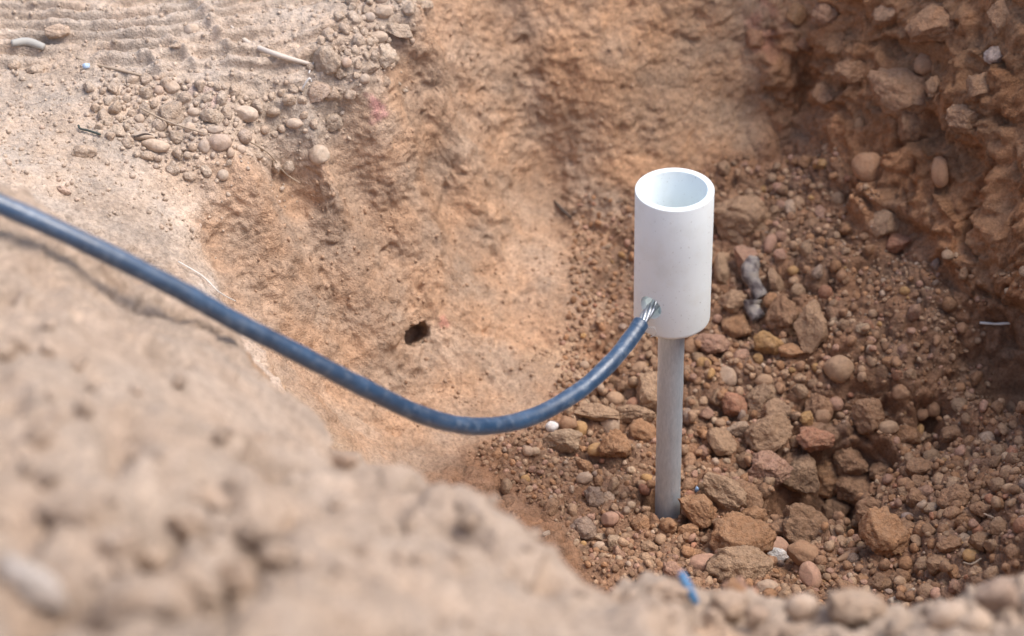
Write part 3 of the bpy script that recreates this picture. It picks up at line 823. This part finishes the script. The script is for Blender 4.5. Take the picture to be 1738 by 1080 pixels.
UPPER = [
 (560,107,48,52,'sand','tall sandy clod at the end of the dry stalk',CL,0),
 (537,158,44,38,'pink','pink-faced stone below the tall sandy clod',ST,.1),
 (563,160,26,26,'tan','tan stone touching the pink-faced stone',ST,0),
 (578,122,24,24,'sand','sandy chip at the foot of the tall sandy clod',ST,-.4),
 (588,106,18,18,'pink','small pink pebble right of the tall sandy clod',PB,0),
 (413,195,46,28,'pale','smooth pale oval pebble on the dusty shelf',PB,-.2),
 (359,202,44,30,'cream','cream blocky pebble left of the smooth oval',ST,-.1),
 (365,222,30,14,'grey','thin grey chip between two pale pebbles',PB,0),
 (371,243,42,30,'pink','flat pinkish pebble in front of the cream block',PB,-.15),
 (346,251,20,24,'slate','slate grey pebble left of the flat pinkish pebble',PB,.2),
 (391,261,14,18,'orange','small orange pebble right of the flat pinkish pebble',PB,0),
 (408,256,18,16,'pale','pale round pebble right of the small orange pebble',PB,0),
 (323,218,20,18,'pale','round pale pebble left of the cream block',PB,0),
 (328,192,22,16,'pale','pale pebble behind the cream block',PB,0),
 (345,226,16,14,'pale','tiny pale pebble above the slate pebble',PB,0),
 (298,234,28,26,'cream','cream stone left of the slate pebble',ST,-.3),
 (291,196,44,46,'sand','sandy rough clod amid the shelf pebbles',CL,0),
 (293,152,26,22,'tan','tan pebble behind the sandy rough clod',PB,.2),
 (270,156,18,18,'pink','small pinkish pebble left of the tan pebble',PB,0),
 (282,142,20,22,'tan','tan clod behind the tan pebble',CL,0),
 (236,204,18,18,'tan','tan pebble at the left of the shelf gravel',PB,0),
 (242,234,50,14,'cream','flat cream stone with a thin dark root on it',PB,0),
 (262,250,50,22,'cream','low pale stone below the flat cream stone',PB,-.2),
 (248,268,26,18,'sand','sandy lump at the front of the shelf gravel',CL,0),
 (378,298,20,20,'pale','last pale pebble at the front of the shelf gravel',PB,0),
 (542,264,36,34,'cream','cream rounded stone in the lip of the left face',PB,0),
 (565,206,32,32,'cream','yellowish chip below the pink-faced stone',ST,0),
 (500,210,30,18,'pale','pale low pebble left of the yellowish chip',PB,0),
 (100,56,44,26,'orange','brown clod alone on the tyre prints',CL,0),
 (108,326,30,18,'red','reddish flake alone on the pale shelf',ST,-.4),
 (325,52,26,20,'pale','pale blurred pebble on the tyre prints',PB,0),
 (650,22,34,24,'tan','tan stone at the top of the pebble ridge',PB,.2),
 (627,30,20,18,'slate','bluish pebble at the top of the pebble ridge',PB,0),
 (648,0,24,20,'pink','pinkish pebble at the very top of the ridge',PB,0),
 (676,52,52,26,'cream','flat cream slab on the pebble ridge',ST,-.15),
 (640,66,34,22,'sand','sandy stone below the flat cream slab',PB,0),
 (647,100,38,46,'cream','knobbly cream clod on the pebble ridge',CL,-.3),
 (618,134,18,18,'pale','pale round pebble below the knobbly cream clod',PB,0),
 (626,120,34,16,'sand','sandy splinter left below the knobbly clod',ST,.5),
 (640,86,18,14,'grey','small grey pebble over the knobbly clod',PB,0),
 (715,10,34,20,'sand','low sandy clod at the top of the left face',CL,0),
 (60,120,36,20,'sand','sandy crumb pile at the left edge shelf',CL,0),
 (24,110,22,18,'sand','small sandy clod at the far left edge',CL,0),
 (300,78,20,10,'sand','flat crumb on the tyre prints',CL,0),
 (145,262,44,26,'sand','low pale mound of earth on the shelf',CL,0),
]
for px, py, w, h, c, lab, kw, tl in UPPER:
    stone(px, py, w, h, c, lab, tilt=tl, dust=(.57, .47, .375, .60), lift=.6, **kw)
NEAR = [
 (215,1050,190,140,'pale','big pale blurred clod at the bottom left',CL,.1),
 (45,1000,150,60,'white','whitish slab sloping at the bottom left corner',ST,-.7),
 (330,1010,70,110,'pale','pale blurred clod right of the big bottom clod',CL,.4),
 (350,850,64,36,'pale','small pale bar-shaped clod in the blurred mound hollow',PB,-.6),
 (110,880,110,70,'pale','pale lump over the bottom left hollow',CL,0),
 (425,905,80,56,'pale','blurred lump at the right of the dark mound hollow',CL,.2),
 (310,905,76,56,'tan','blurred tan lump in the middle of the mound hollow',CL,-.2),
 (478,955,60,50,'pale','blurred lump below right of the dark mound hollow',CL,0),
 (185,940,84,56,'pale','blurred lump left of the dark mound hollow',CL,.3),
 (385,985,66,70,'tan','blurred tan lump below the dark mound hollow',CL,.5),
 (268,965,60,50,'pale','blurred lump above the big bottom clod',CL,0),
 (585,790,50,26,'orange','reddish crust on the crest of the blurred mound',CL,-.2),
 (1230,1042,70,60,'tan','blurred tan clod on the near rim beside the blue scrap',CL,0),
 (1360,1045,60,50,'pale','pale round blurred clod on the near rim',PB,0),
 (1295,1055,48,40,'brown','brown blurred clod on the near rim',CL,0),
 (1480,1045,110,70,'sand','broad sandy blurred clod on the near rim',CL,-.3),
 (1600,1060,70,50,'pale','pale blurred clod at the near rim, right',PB,.2),
 (1700,1030,80,60,'pink','pinkish blurred block at the right end of the near rim',ST,.2),
 (1650,1068,60,40,'cream','cream blurred pebble at the bottom right edge',PB,0),
 (1128,1010,80,40,'tan','tan blurred lump left of the blue scrap',CL,-.2),
]
for px, py, w, h, c, lab, kw, tl in NEAR:
    stone(px, py, w, h, c, lab, tilt=tl, sub_=4, lift=1.15, dust=(.46, .36, .28, .6), **kw)

# ------------------------------------------------------------------ loose gravel
def inside(poly, x, y):
    c = False; j = len(poly) - 1
    for i in range(len(poly)):
        if (poly[i][1] > y) != (poly[j][1] > y) and x < (poly[j][0] - poly[i][0]) * (y - poly[i][1]) / (poly[j][1] - poly[i][1]) + poly[i][0]: c = not c
        j = i
    return c
def world_poly(pts): return [(p.x, p.y) for p in (hit(*q)[0] for q in pts)]
def colour_pick(weights, r):
    ks = list(weights); w = np.array([weights[k] for k in ks], float); k = r.choice(len(ks), p=w / w.sum())
    b = np.array(PAL[ks[k]]) * r.uniform(.78, 1.2); return b
class Grid:
    def __init__(s, c=.012): s.c, s.d = c, {}
    def key(s, x, y): return (int(x // s.c), int(y // s.c))
    def add(s, x, y, r): s.d.setdefault(s.key(x, y), []).append((x, y, r))
    def clash(s, x, y, r, f):
        kx, ky = s.key(x, y)
        for i in (-2, -1, 0, 1, 2):
            for j in (-2, -1, 0, 1, 2):
                for (a, b, q) in s.d.get((kx + i, ky + j), ()):
                    if (a - x) ** 2 + (b - y) ** 2 < ((r + q) * f) ** 2: return True
        return False
GRID = Grid()
for x, y, z, r in placed: GRID.add(x, y, r)
GRID.add(0, 0, .012)
for q_ in cq[::3]: GRID.add(float(q_[0]), float(q_[1]), .010)
def scatter(poly, count, rmin, rmax, power, pal, seed, field=None, tight=.80, tries=6):
    r = np.random.default_rng(seed); out = []
    xs_ = [p[0] for p in poly]; ys_ = [p[1] for p in poly]; n_ = 0
    sizes = np.sort(rmin * (1 - r.random(count)) ** (-1 / power))[::-1]; sizes = np.minimum(sizes, rmax)
    for s in sizes:
        for _ in range(tries):
            x, y = r.uniform(min(xs_), max(xs_)), r.uniform(min(ys_), max(ys_))
            if not inside(poly, x, y): continue
            if field is not None and r.random() > field(x, y, s): continue
            if GRID.clash(x, y, s, tight): continue
            p, nn = drop(x, y)
            if p is None: continue
            GRID.add(x, y, s); out.append((p, nn, s, colour_pick(pal, r))); break
    return out
LIB = [rock(1000 + k, 2, 'clod' if k % 5 else 'pebble') for k in range(15)]
LIB3 = []
for k in range(16):
    V, F = rock(2000 + k, 3, ('clod', 'slab', 'clod', 'clod', 'pebble')[k % 5]); LIB3.append(mesh_np('loose_clod', V, F))
LIB1 = [rock(3000 + k, 1, 'clod') for k in range(8)]
def as_stuff(items, name, label, cat, seed, lib=LIB):
    r = np.random.default_rng(seed); VV, FF, CCs = [], [], []; base = 0
    for p, nn, s, c in items:
        V, F = lib[r.integers(len(lib))]
        sc = np.array([1, r.uniform(.7, 1), r.uniform(.6, .95)], np.float32) * s
        W = (V * sc) @ rand_rot(r).T + np.array(p + nn * s * r.uniform(.12, .5), np.float32)
        VV.append(W); FF.append(F + base); base += len(V); CCs.append(np.tile(np.array(c, np.float32), (len(V), 1)))
    me = mesh_np(name, np.concatenate(VV), np.concatenate(FF)); add_col(me, 'Col', np.concatenate(CCs))
    return link(name, me, M_GRIT, label=label, cat=cat, kind='stuff')
import re
CNAMES = {k: np.array(v) for k, v in PAL.items()}
def shorts(table):
    out = {}
    for row in table:
        s_ = re.split(r' (?:right of|left of|above|below|behind|beside|between|beneath|lying|leaning|touching|half|just|over|in|on|at|of|under|with|near|close|set|from|alone|bedded|perched|along|amid|by|stuck|sloping|high|low|far|to|jutting|hanging|across)(?: |$)', row[5])[0].rstrip(',')
        out.setdefault(s_, []).append((row[0], row[1]))
    return {k: v[0] for k, v in out.items() if len(v) == 1 and len(k.split()) > 1}
USED = set()
def own_label(p, s, c, noun, marks, fallback):
    px, py = project(p)
    near_ = sorted(marks.items(), key=lambda kv: (kv[1][0] - px) ** 2 + (kv[1][1] - py) ** 2)[:4]
    cn = min(CNAMES, key=lambda k: ((CNAMES[k] - c) ** 2).sum())
    cn = {'sand': 'sandy', 'dark': 'dark brown', 'slate': 'slate grey', 'yellow': 'ochre', 'red': 'reddish', 'white': 'whitish'}.get(cn, cn)
    sz = 'tiny' if s < .0042 else 'small'
    for k, (mx, my) in near_:
        if math.hypot(mx - px, my - py) > 130: break
        dx, dy = px - mx, py - my
        w_ = ('right of' if dx > 0 else 'left of') if abs(dx) > abs(dy) else ('below' if dy > 0 else 'above')
        lab = f'{sz} {cn} {noun} {w_} the {k}'
        if lab not in USED: USED.add(lab); return lab
    return fallback
def as_things(items, name, label, cat, group, seed, marks=None):
    r = np.random.default_rng(seed)
    for p, nn, s, c in items:
        me = LIB3[r.integers(len(LIB3))]
        o = bpy.data.objects.new(name, me); COL.objects.link(o)
        if not me.materials: me.materials.append(M_CLOD)
        o.location = p + nn * s * r.uniform(.10, .45)
        o.rotation_euler = [float(v) for v in r.uniform(0, 6.28, 3)]
        o.scale = (s, s * r.uniform(.75, 1), s * r.uniform(.62, .95)); o.color = (*c, 1)
        o['label'] = own_label(p, s, c, cat, marks, label) if marks else label; o['category'] = cat; o['group'] = group
FP = world_poly([(1060,330),(1180,290),(1250,260),(1400,225),(1465,310),(1600,430),(1690,520),(1738,560),(1850,640),(1850,900),(1738,960),
                 (1600,1010),(1450,1030),(1250,1015),(1050,985),(965,900),(800,790),(900,745),(985,650),(1030,500)])
cRod = hit(1250, 720)[0]; cSl = hit(1640, 880)[0]; cFine = hit(1550, 480)[0]
cLeft = hit(960, 830)[0]; cL2 = hit(1015, 480)[0]
def f_big(x, y, s):
    a = math.exp(-(((x - cRod.x) / .10) ** 2 + ((y - cRod.y) / .11) ** 2)); b = math.exp(-(((x - cSl.x) / .10) ** 2 + ((y - cSl.y) / .07) ** 2))
    c = math.exp(-(((x - cFine.x) / .055) ** 2 + ((y - cFine.y) / .06) ** 2))
    e = math.exp(-(((x - cLeft.x) / .06) ** 2 + ((y - cLeft.y) / .08) ** 2))
    return min(1, .22 + a + .6 * b) * (1 - .85 * c) * (1 - .75 * e * (s > .0032)) * (1 - .9 * math.exp(-(((x - cL2.x) / .034) ** 2 + ((y - cL2.y) / .09) ** 2)))
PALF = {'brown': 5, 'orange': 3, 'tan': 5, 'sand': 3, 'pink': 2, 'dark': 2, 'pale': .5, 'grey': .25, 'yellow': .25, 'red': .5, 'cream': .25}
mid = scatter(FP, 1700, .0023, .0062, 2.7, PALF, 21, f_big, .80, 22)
big_ = [t for t in mid if t[2] > .0034]
rp = np.random.default_rng(5)
for _ in range(420):
    p, nn, s_, c = big_[rp.integers(len(big_))]
    if rp.random() > f_big(p.x, p.y, .003) * 1.1: continue
    q_ = rp.uniform(.0022, .0046); a_ = rp.uniform(0, 6.28)
    mid.append((Vector((p.x + math.cos(a_) * s_ * .8, p.y + math.sin(a_) * s_ * .8, p.z + s_ * .75)), nn, q_, colour_pick(PALF, rp)))
mid.sort(key=lambda t: -t[2])
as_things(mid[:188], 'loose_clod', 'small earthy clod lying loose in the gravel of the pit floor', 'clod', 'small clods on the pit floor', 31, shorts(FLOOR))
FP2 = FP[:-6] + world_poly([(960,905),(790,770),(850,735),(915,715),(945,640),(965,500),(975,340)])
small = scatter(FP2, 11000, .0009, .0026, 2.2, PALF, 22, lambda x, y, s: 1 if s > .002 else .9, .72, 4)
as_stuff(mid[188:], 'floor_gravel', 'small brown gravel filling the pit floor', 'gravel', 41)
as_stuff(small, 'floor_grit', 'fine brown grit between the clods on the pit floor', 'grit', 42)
UP = world_poly([(150,150),(260,130),(420,165),(520,130),(560,60),(620,0),(700,-10),(700,60),(650,150),(600,220),(500,290),(380,310),(270,290),(160,230)])
PALU = {'sand': 5, 'pale': 4, 'cream': 3, 'tan': 4, 'pink': 1, 'grey': .5, 'orange': .3}
um = scatter(UP, 420, .0022, .0052, 2.6, PALU, 23, None, .84, 10)
RP = world_poly([(590,-10),(700,-10),(705,50),(680,110),(640,150),(590,190),(560,200),(575,130),(600,60)])
um += scatter(RP, 260, .0024, .0055, 2.4, PALU, 29, None, .74, 12)
us0 = scatter(RP, 500, .0011, .0024, 2.2, PALU, 30, None, .72, 5)
dusty = lambda L: [(p, nn, s, c * .32 + np.array((.56, .455, .36)) * .68) for p, nn, s, c in L]
um = dusty(um)
um.sort(key=lambda t: -t[2])
as_things(um[:110], 'shelf_pebble', 'small pale pebble in the gravel on the dusty shelf', 'pebble', 'small pebbles on the dusty shelf', 33, shorts(UPPER))
us = scatter(UP, 1700, .0010, .0024, 2.2, PALU, 24, None, .75, 4)
TP = world_poly([(-60,-20),(640,-20),(690,60),(560,250),(420,300),(330,430),(200,380),(0,300),(-60,280)])
us += scatter(TP, 1300, .0007, .0020, 2.2, PALU, 25, None, .75, 2)
as_stuff(um[110:] + dusty(us + us0), 'shelf_gravel', 'fine pale gravel strewn over the dusty shelf', 'gravel', 43, LIB1)
LP = world_poly([(460,310),(560,280),(690,120),(740,0),(1200,0),(1300,150),(1000,320),(960,620),(850,690),(740,740),(560,660),(420,500)])
ls = scatter(LP, 2000, .0005, .0018, 2.2, {'sand': 4, 'tan': 4, 'brown': 3, 'pale': .8, 'orange': 1}, 26, None, .8, 2)
ls = [(p, nn, s, c * .25 + np.array((.45, .30, .202)) * .75) for p, nn, s, c in ls]
as_stuff(ls, 'wall_grit', 'crumbs of earth clinging to the left and back faces of the pit', 'grit', 44, LIB1)
NP_ = world_poly([(0,520),(200,600),(420,700),(600,790),(800,840),(930,900),(1040,1010),(1250,1035),(1738,1010),(1738,1090),(0,1090)])
ng = scatter(NP_, 160, .0024, .007, 2.4, {'pale': 5, 'sand': 4, 'cream': 2, 'tan': 3, 'pink': 1}, 27, None, .84, 8)
ng = [(p, nn, s, np.array((.43, .325, .245)) * (.80 + .3 * rng.random())) for p, nn, s, c in ng]
ng.sort(key=lambda t: -t[2])
as_things(ng[:40], 'mound_clod', 'pale crumb of earth on the blurred mound in the foreground', 'clod', 'crumbs on the foreground mound', 34, shorts(NEAR))
as_stuff(ng[40:], 'mound_grit', 'fine pale crumbs over the foreground mound', 'grit', 45)

# ------------------------------------------------------------------ scraps, twigs and roots
M_TWIG = plain('dry_stalk', (.58, .50, .42), .8).m
M_DARK = plain('dark_twig', (.07, .05, .04), .8).m
M_ROOT = plain('thin_root', (.38, .29, .21), .85).m
M_WHITE = plain('white_stalk', (.72, .69, .64), .7).m
M_BLUE = plain('blue_plastic', (.07, .20, .37), .45).m
def twig(name, pts, rad, mat, label, cat, lift=.001, seg=8, per=8):
    W = []
    for q in pts:
        p, nn = hit(q[0], q[1]); W.append(p + nn * (lift + (q[2] if len(q) > 2 else 0)))
    path = catmull(W, per)
    return link(name, tube_mesh(name, path, rad, seg), mat, label=label, cat=cat)
twig('dry_stalk', [(392,44,.0),(420,72,.001),(470,96,.002),(530,115,.001)], lambda t: .0005 + .0013 * math.sin(math.pi * min(1, t * .8 + .05)), M_TWIG, 'pale dry stalk lying beside the tyre prints', 'stalk', .0015)
twig('thin_root', [(526,124,.001),(532,108,.004),(530,96,.005)], .0005, M_WHITE, 'white hair-thin root bent at the end of the dry stalk', 'root')
twig('thin_root', [(515,160,.002),(514,146,.006),(524,139,.009),(536,142,.008)], .0006, M_WHITE, 'white root curled over the pink-faced stone', 'root')
twig('thin_root', [(130,100),(170,112),(205,121),(240,128)], .0009, M_ROOT, 'brown root lying along the edge of the tyre prints', 'root')
twig('thin_root', [(238,195,.003),(270,214,.004),(300,226,.005),(350,235,.004)], .0006, M_ROOT, 'dark thin root running through the shelf gravel', 'root', .003)
twig('thin_root', [(415,240,.002),(450,262,.002),(480,288,.002),(510,310,.001)], .0005, M_ROOT, 'thin root trailing from the shelf gravel onto the left face', 'root', .0015)
twig('thin_root', [(300,446,.001),(340,472,.001),(365,500,.002),(394,515,.002)], .0004, M_WHITE, 'pale hair-thin root at the edge of the pale shelf', 'root', .001)
twig('dark_twig', [(940,342),(955,356),(973,373)], lambda t: .0004 + .0009 * math.sin(math.pi * t), M_DARK, 'short dark twig stuck to the back face left of the sleeve', 'twig', .0012)
wp, wnn = hit(1700, 556); wd_ = depth_of(wp) - .006
link('white_stalk', tube_mesh('white_stalk', catmull([at_d(x_, y_, wd_ + e_) for x_, y_, e_ in ((1663, 548, .006), (1690, 550, .003), (1715, 549, 0), (1745, 551, -.002), (1800, 553, .0))], 8), lambda t: .00085 + .00012 * math.sin(t * 23), 8), M_WHITE, label='thin white stalk poking in from the right edge', cat='stalk')
twig('dark_twig', [(133,216,.001),(138,223,.001),(150,226,.001),(170,231,.001)], .0007, plain('green_twig', (.05, .06, .05), .8).m, 'small dark green sprig on the pale shelf', 'sprig')
twig('dark_twig', [(228,243,.003),(244,240,.004),(262,241,.003)], .0006, M_DARK, 'dark root fibre across the flat cream stone', 'root', .002)
twig('grey_stick', [(20,72,.0),(45,78,.001),(74,82,.0)], lambda t: .0022 + .0006 * math.sin(math.pi * t), plain('grey_wood', (.40, .38, .34), .85).m, 'weathered grey stick at the upper left edge', 'stick', .002)
twig('grey_stick', [(1510,1024,.0),(1535,1012,.0),(1552,1004,.0)], lambda t: .0020 * (1 - .5 * t), plain('pale_wood', (.42, .33, .25), .85).m, 'pale bit of stick in the gravel near the near rim', 'stick', .0015)
twig('thin_root', [(1640,962,.002),(1655,957,.003),(1668,954,.002)], .0006, M_ROOT, 'short root below the bright orange pebble', 'root', .002)
twig('thin_root', [(1676,886,.003),(1690,876,.006),(1702,878,.005)], .0005, M_ROOT, 'curled root on the right gravel slope', 'root', .003)
twig('dry_splinter', [(1420,955,.001),(1445,942,.002),(1472,930,.001)], lambda t: .0008 + .0022 * math.sin(math.pi * t), plain('brown_wood', (.33, .20, .12), .85).m, 'brown wood splinter below the greyish upright stone', 'splinter', .001)
# grey banded stick right of the sleeve: broken, two pieces in line
m = plain('banded_wood', (.34, .32, .32), .85)
bn = m.noise(170, 4, .6); m.l(m.ramp(bn, [(.38, (.10, .08, .08)), (.50, (.25, .22, .205)), (.7, (.38, .33, .27))]), m.b.inputs['Base Color'])
m.l(m.bump(m.noise(380, 5, .7), .8, .0015), m.b.inputs['Normal'])
def knobbly(pts, rad, seg, lift, seed):
    W = []
    for px, py in pts: p, nn = hit(px, py); W.append(p + nn * lift)
    path = catmull(W, 10); V, F = tube(path, rad, seg); V = np.array([v[:] for v in V], np.float32)
    c = np.repeat(np.array([p[:] for p in path], np.float32), seg, 0); c = np.concatenate([c, V[len(c):]])
    d = V - c; V = c + d * (1 + .22 * fbm(V, .010, 3, seed))[:, None]
    me = bpy.data.meshes.new('banded_piece'); me.from_pydata(V.tolist(), [], [tuple(dict.fromkeys(f)) for f in F])
    for p_ in me.polygons: p_.use_smooth = True
    return me
bs = link('banded_stick', None, label='grey banded broken stick standing in the stones right of the sleeve', cat='stick')
link('stick_piece', knobbly([(1272,446),(1276,462),(1284,484),(1294,505)], lambda t: .0066 * (.75 + .25 * math.sin(math.pi * min(1, t * 1.6 + .1))), 20, .0035, 5), m.m, bs)
link('stick_piece', knobbly([(1279,508),(1285,524),(1287,544)], lambda t: .0068 * (1 - .25 * t), 20, .0035, 8), m.m, bs)
# blue jacket scraps: curved shells with thickness
def shell(name, p, axis, up, length, r, arc_, thick, label, mat=M_BLUE):
    axis = axis.normalized(); up = (up - axis * up.dot(axis)).normalized(); sd = axis.cross(up)
    bm = bmesh.new(); L_, K = 9, 7; rows = []
    for side in (0, 1):
        rows.append([[bm.verts.new(p + axis * (length * (i / (L_ - 1) - .5)) + up * ((r - side * thick) * math.cos((k / (K - 1) - .5) * arc_) - r + .0022 * math.sin(math.pi * i / (L_ - 1)))
                     + sd * ((r - side * thick) * math.sin((k / (K - 1) - .5) * arc_) * (.55 + .45 * math.sin(math.pi * (.12 + .76 * i / (L_ - 1)))))) for k in range(K)] for i in range(L_)])
    for i in range(L_ - 1):
        for k in range(K - 1):
            bm.faces.new((rows[0][i][k], rows[0][i + 1][k], rows[0][i + 1][k + 1], rows[0][i][k + 1]))
            bm.faces.new((rows[1][i][k + 1], rows[1][i + 1][k + 1], rows[1][i + 1][k], rows[1][i][k]))
    for i in range(L_ - 1):
        for k in (0, K - 1): bm.faces.new((rows[0][i][k], rows[1][i][k], rows[1][i + 1][k], rows[0][i + 1][k]))
    for k in range(K - 1):
        for i in (0, L_ - 1): bm.faces.new((rows[0][i][k], rows[0][i][k + 1], rows[1][i][k + 1], rows[1][i][k]))
    bmesh.ops.recalc_face_normals(bm, faces=bm.faces[:])
    me = bpy.data.meshes.new(name); bm.to_mesh(me); bm.free()
    for f in me.polygons: f.use_smooth = True
    return link(name, me, mat, label=label, cat='scrap')
pa, na = hit(1173, 1016)
shell('plastic_scrap', pa + na * .009, u3 * .85 + r3 * -.42, -ray(1172, 1020), .0165, .0028, 1.7, .0006, 'curved blue scrap of cable jacket on the near rim')
pa, na = hit(1184, 830)
shell('plastic_scrap', pa + na * .003, u3 * .9 + r3 * .4, -ray(1184, 830), .0050, .0016, 2.0, .0005, 'tiny light blue scrap beside the rod foot', plain('pale_blue_plastic', (.30, .45, .65), .45).m)
pa, na = hit(146, 117)
shell('plastic_scrap', pa + na * .002, r3 + u3 * .1, -ray(146, 117), .0048, .0022, 1.8, .0005, 'tiny pale blue scrap at the upper left shelf', plain('ice_blue_plastic', (.45, .58, .75), .4).m)
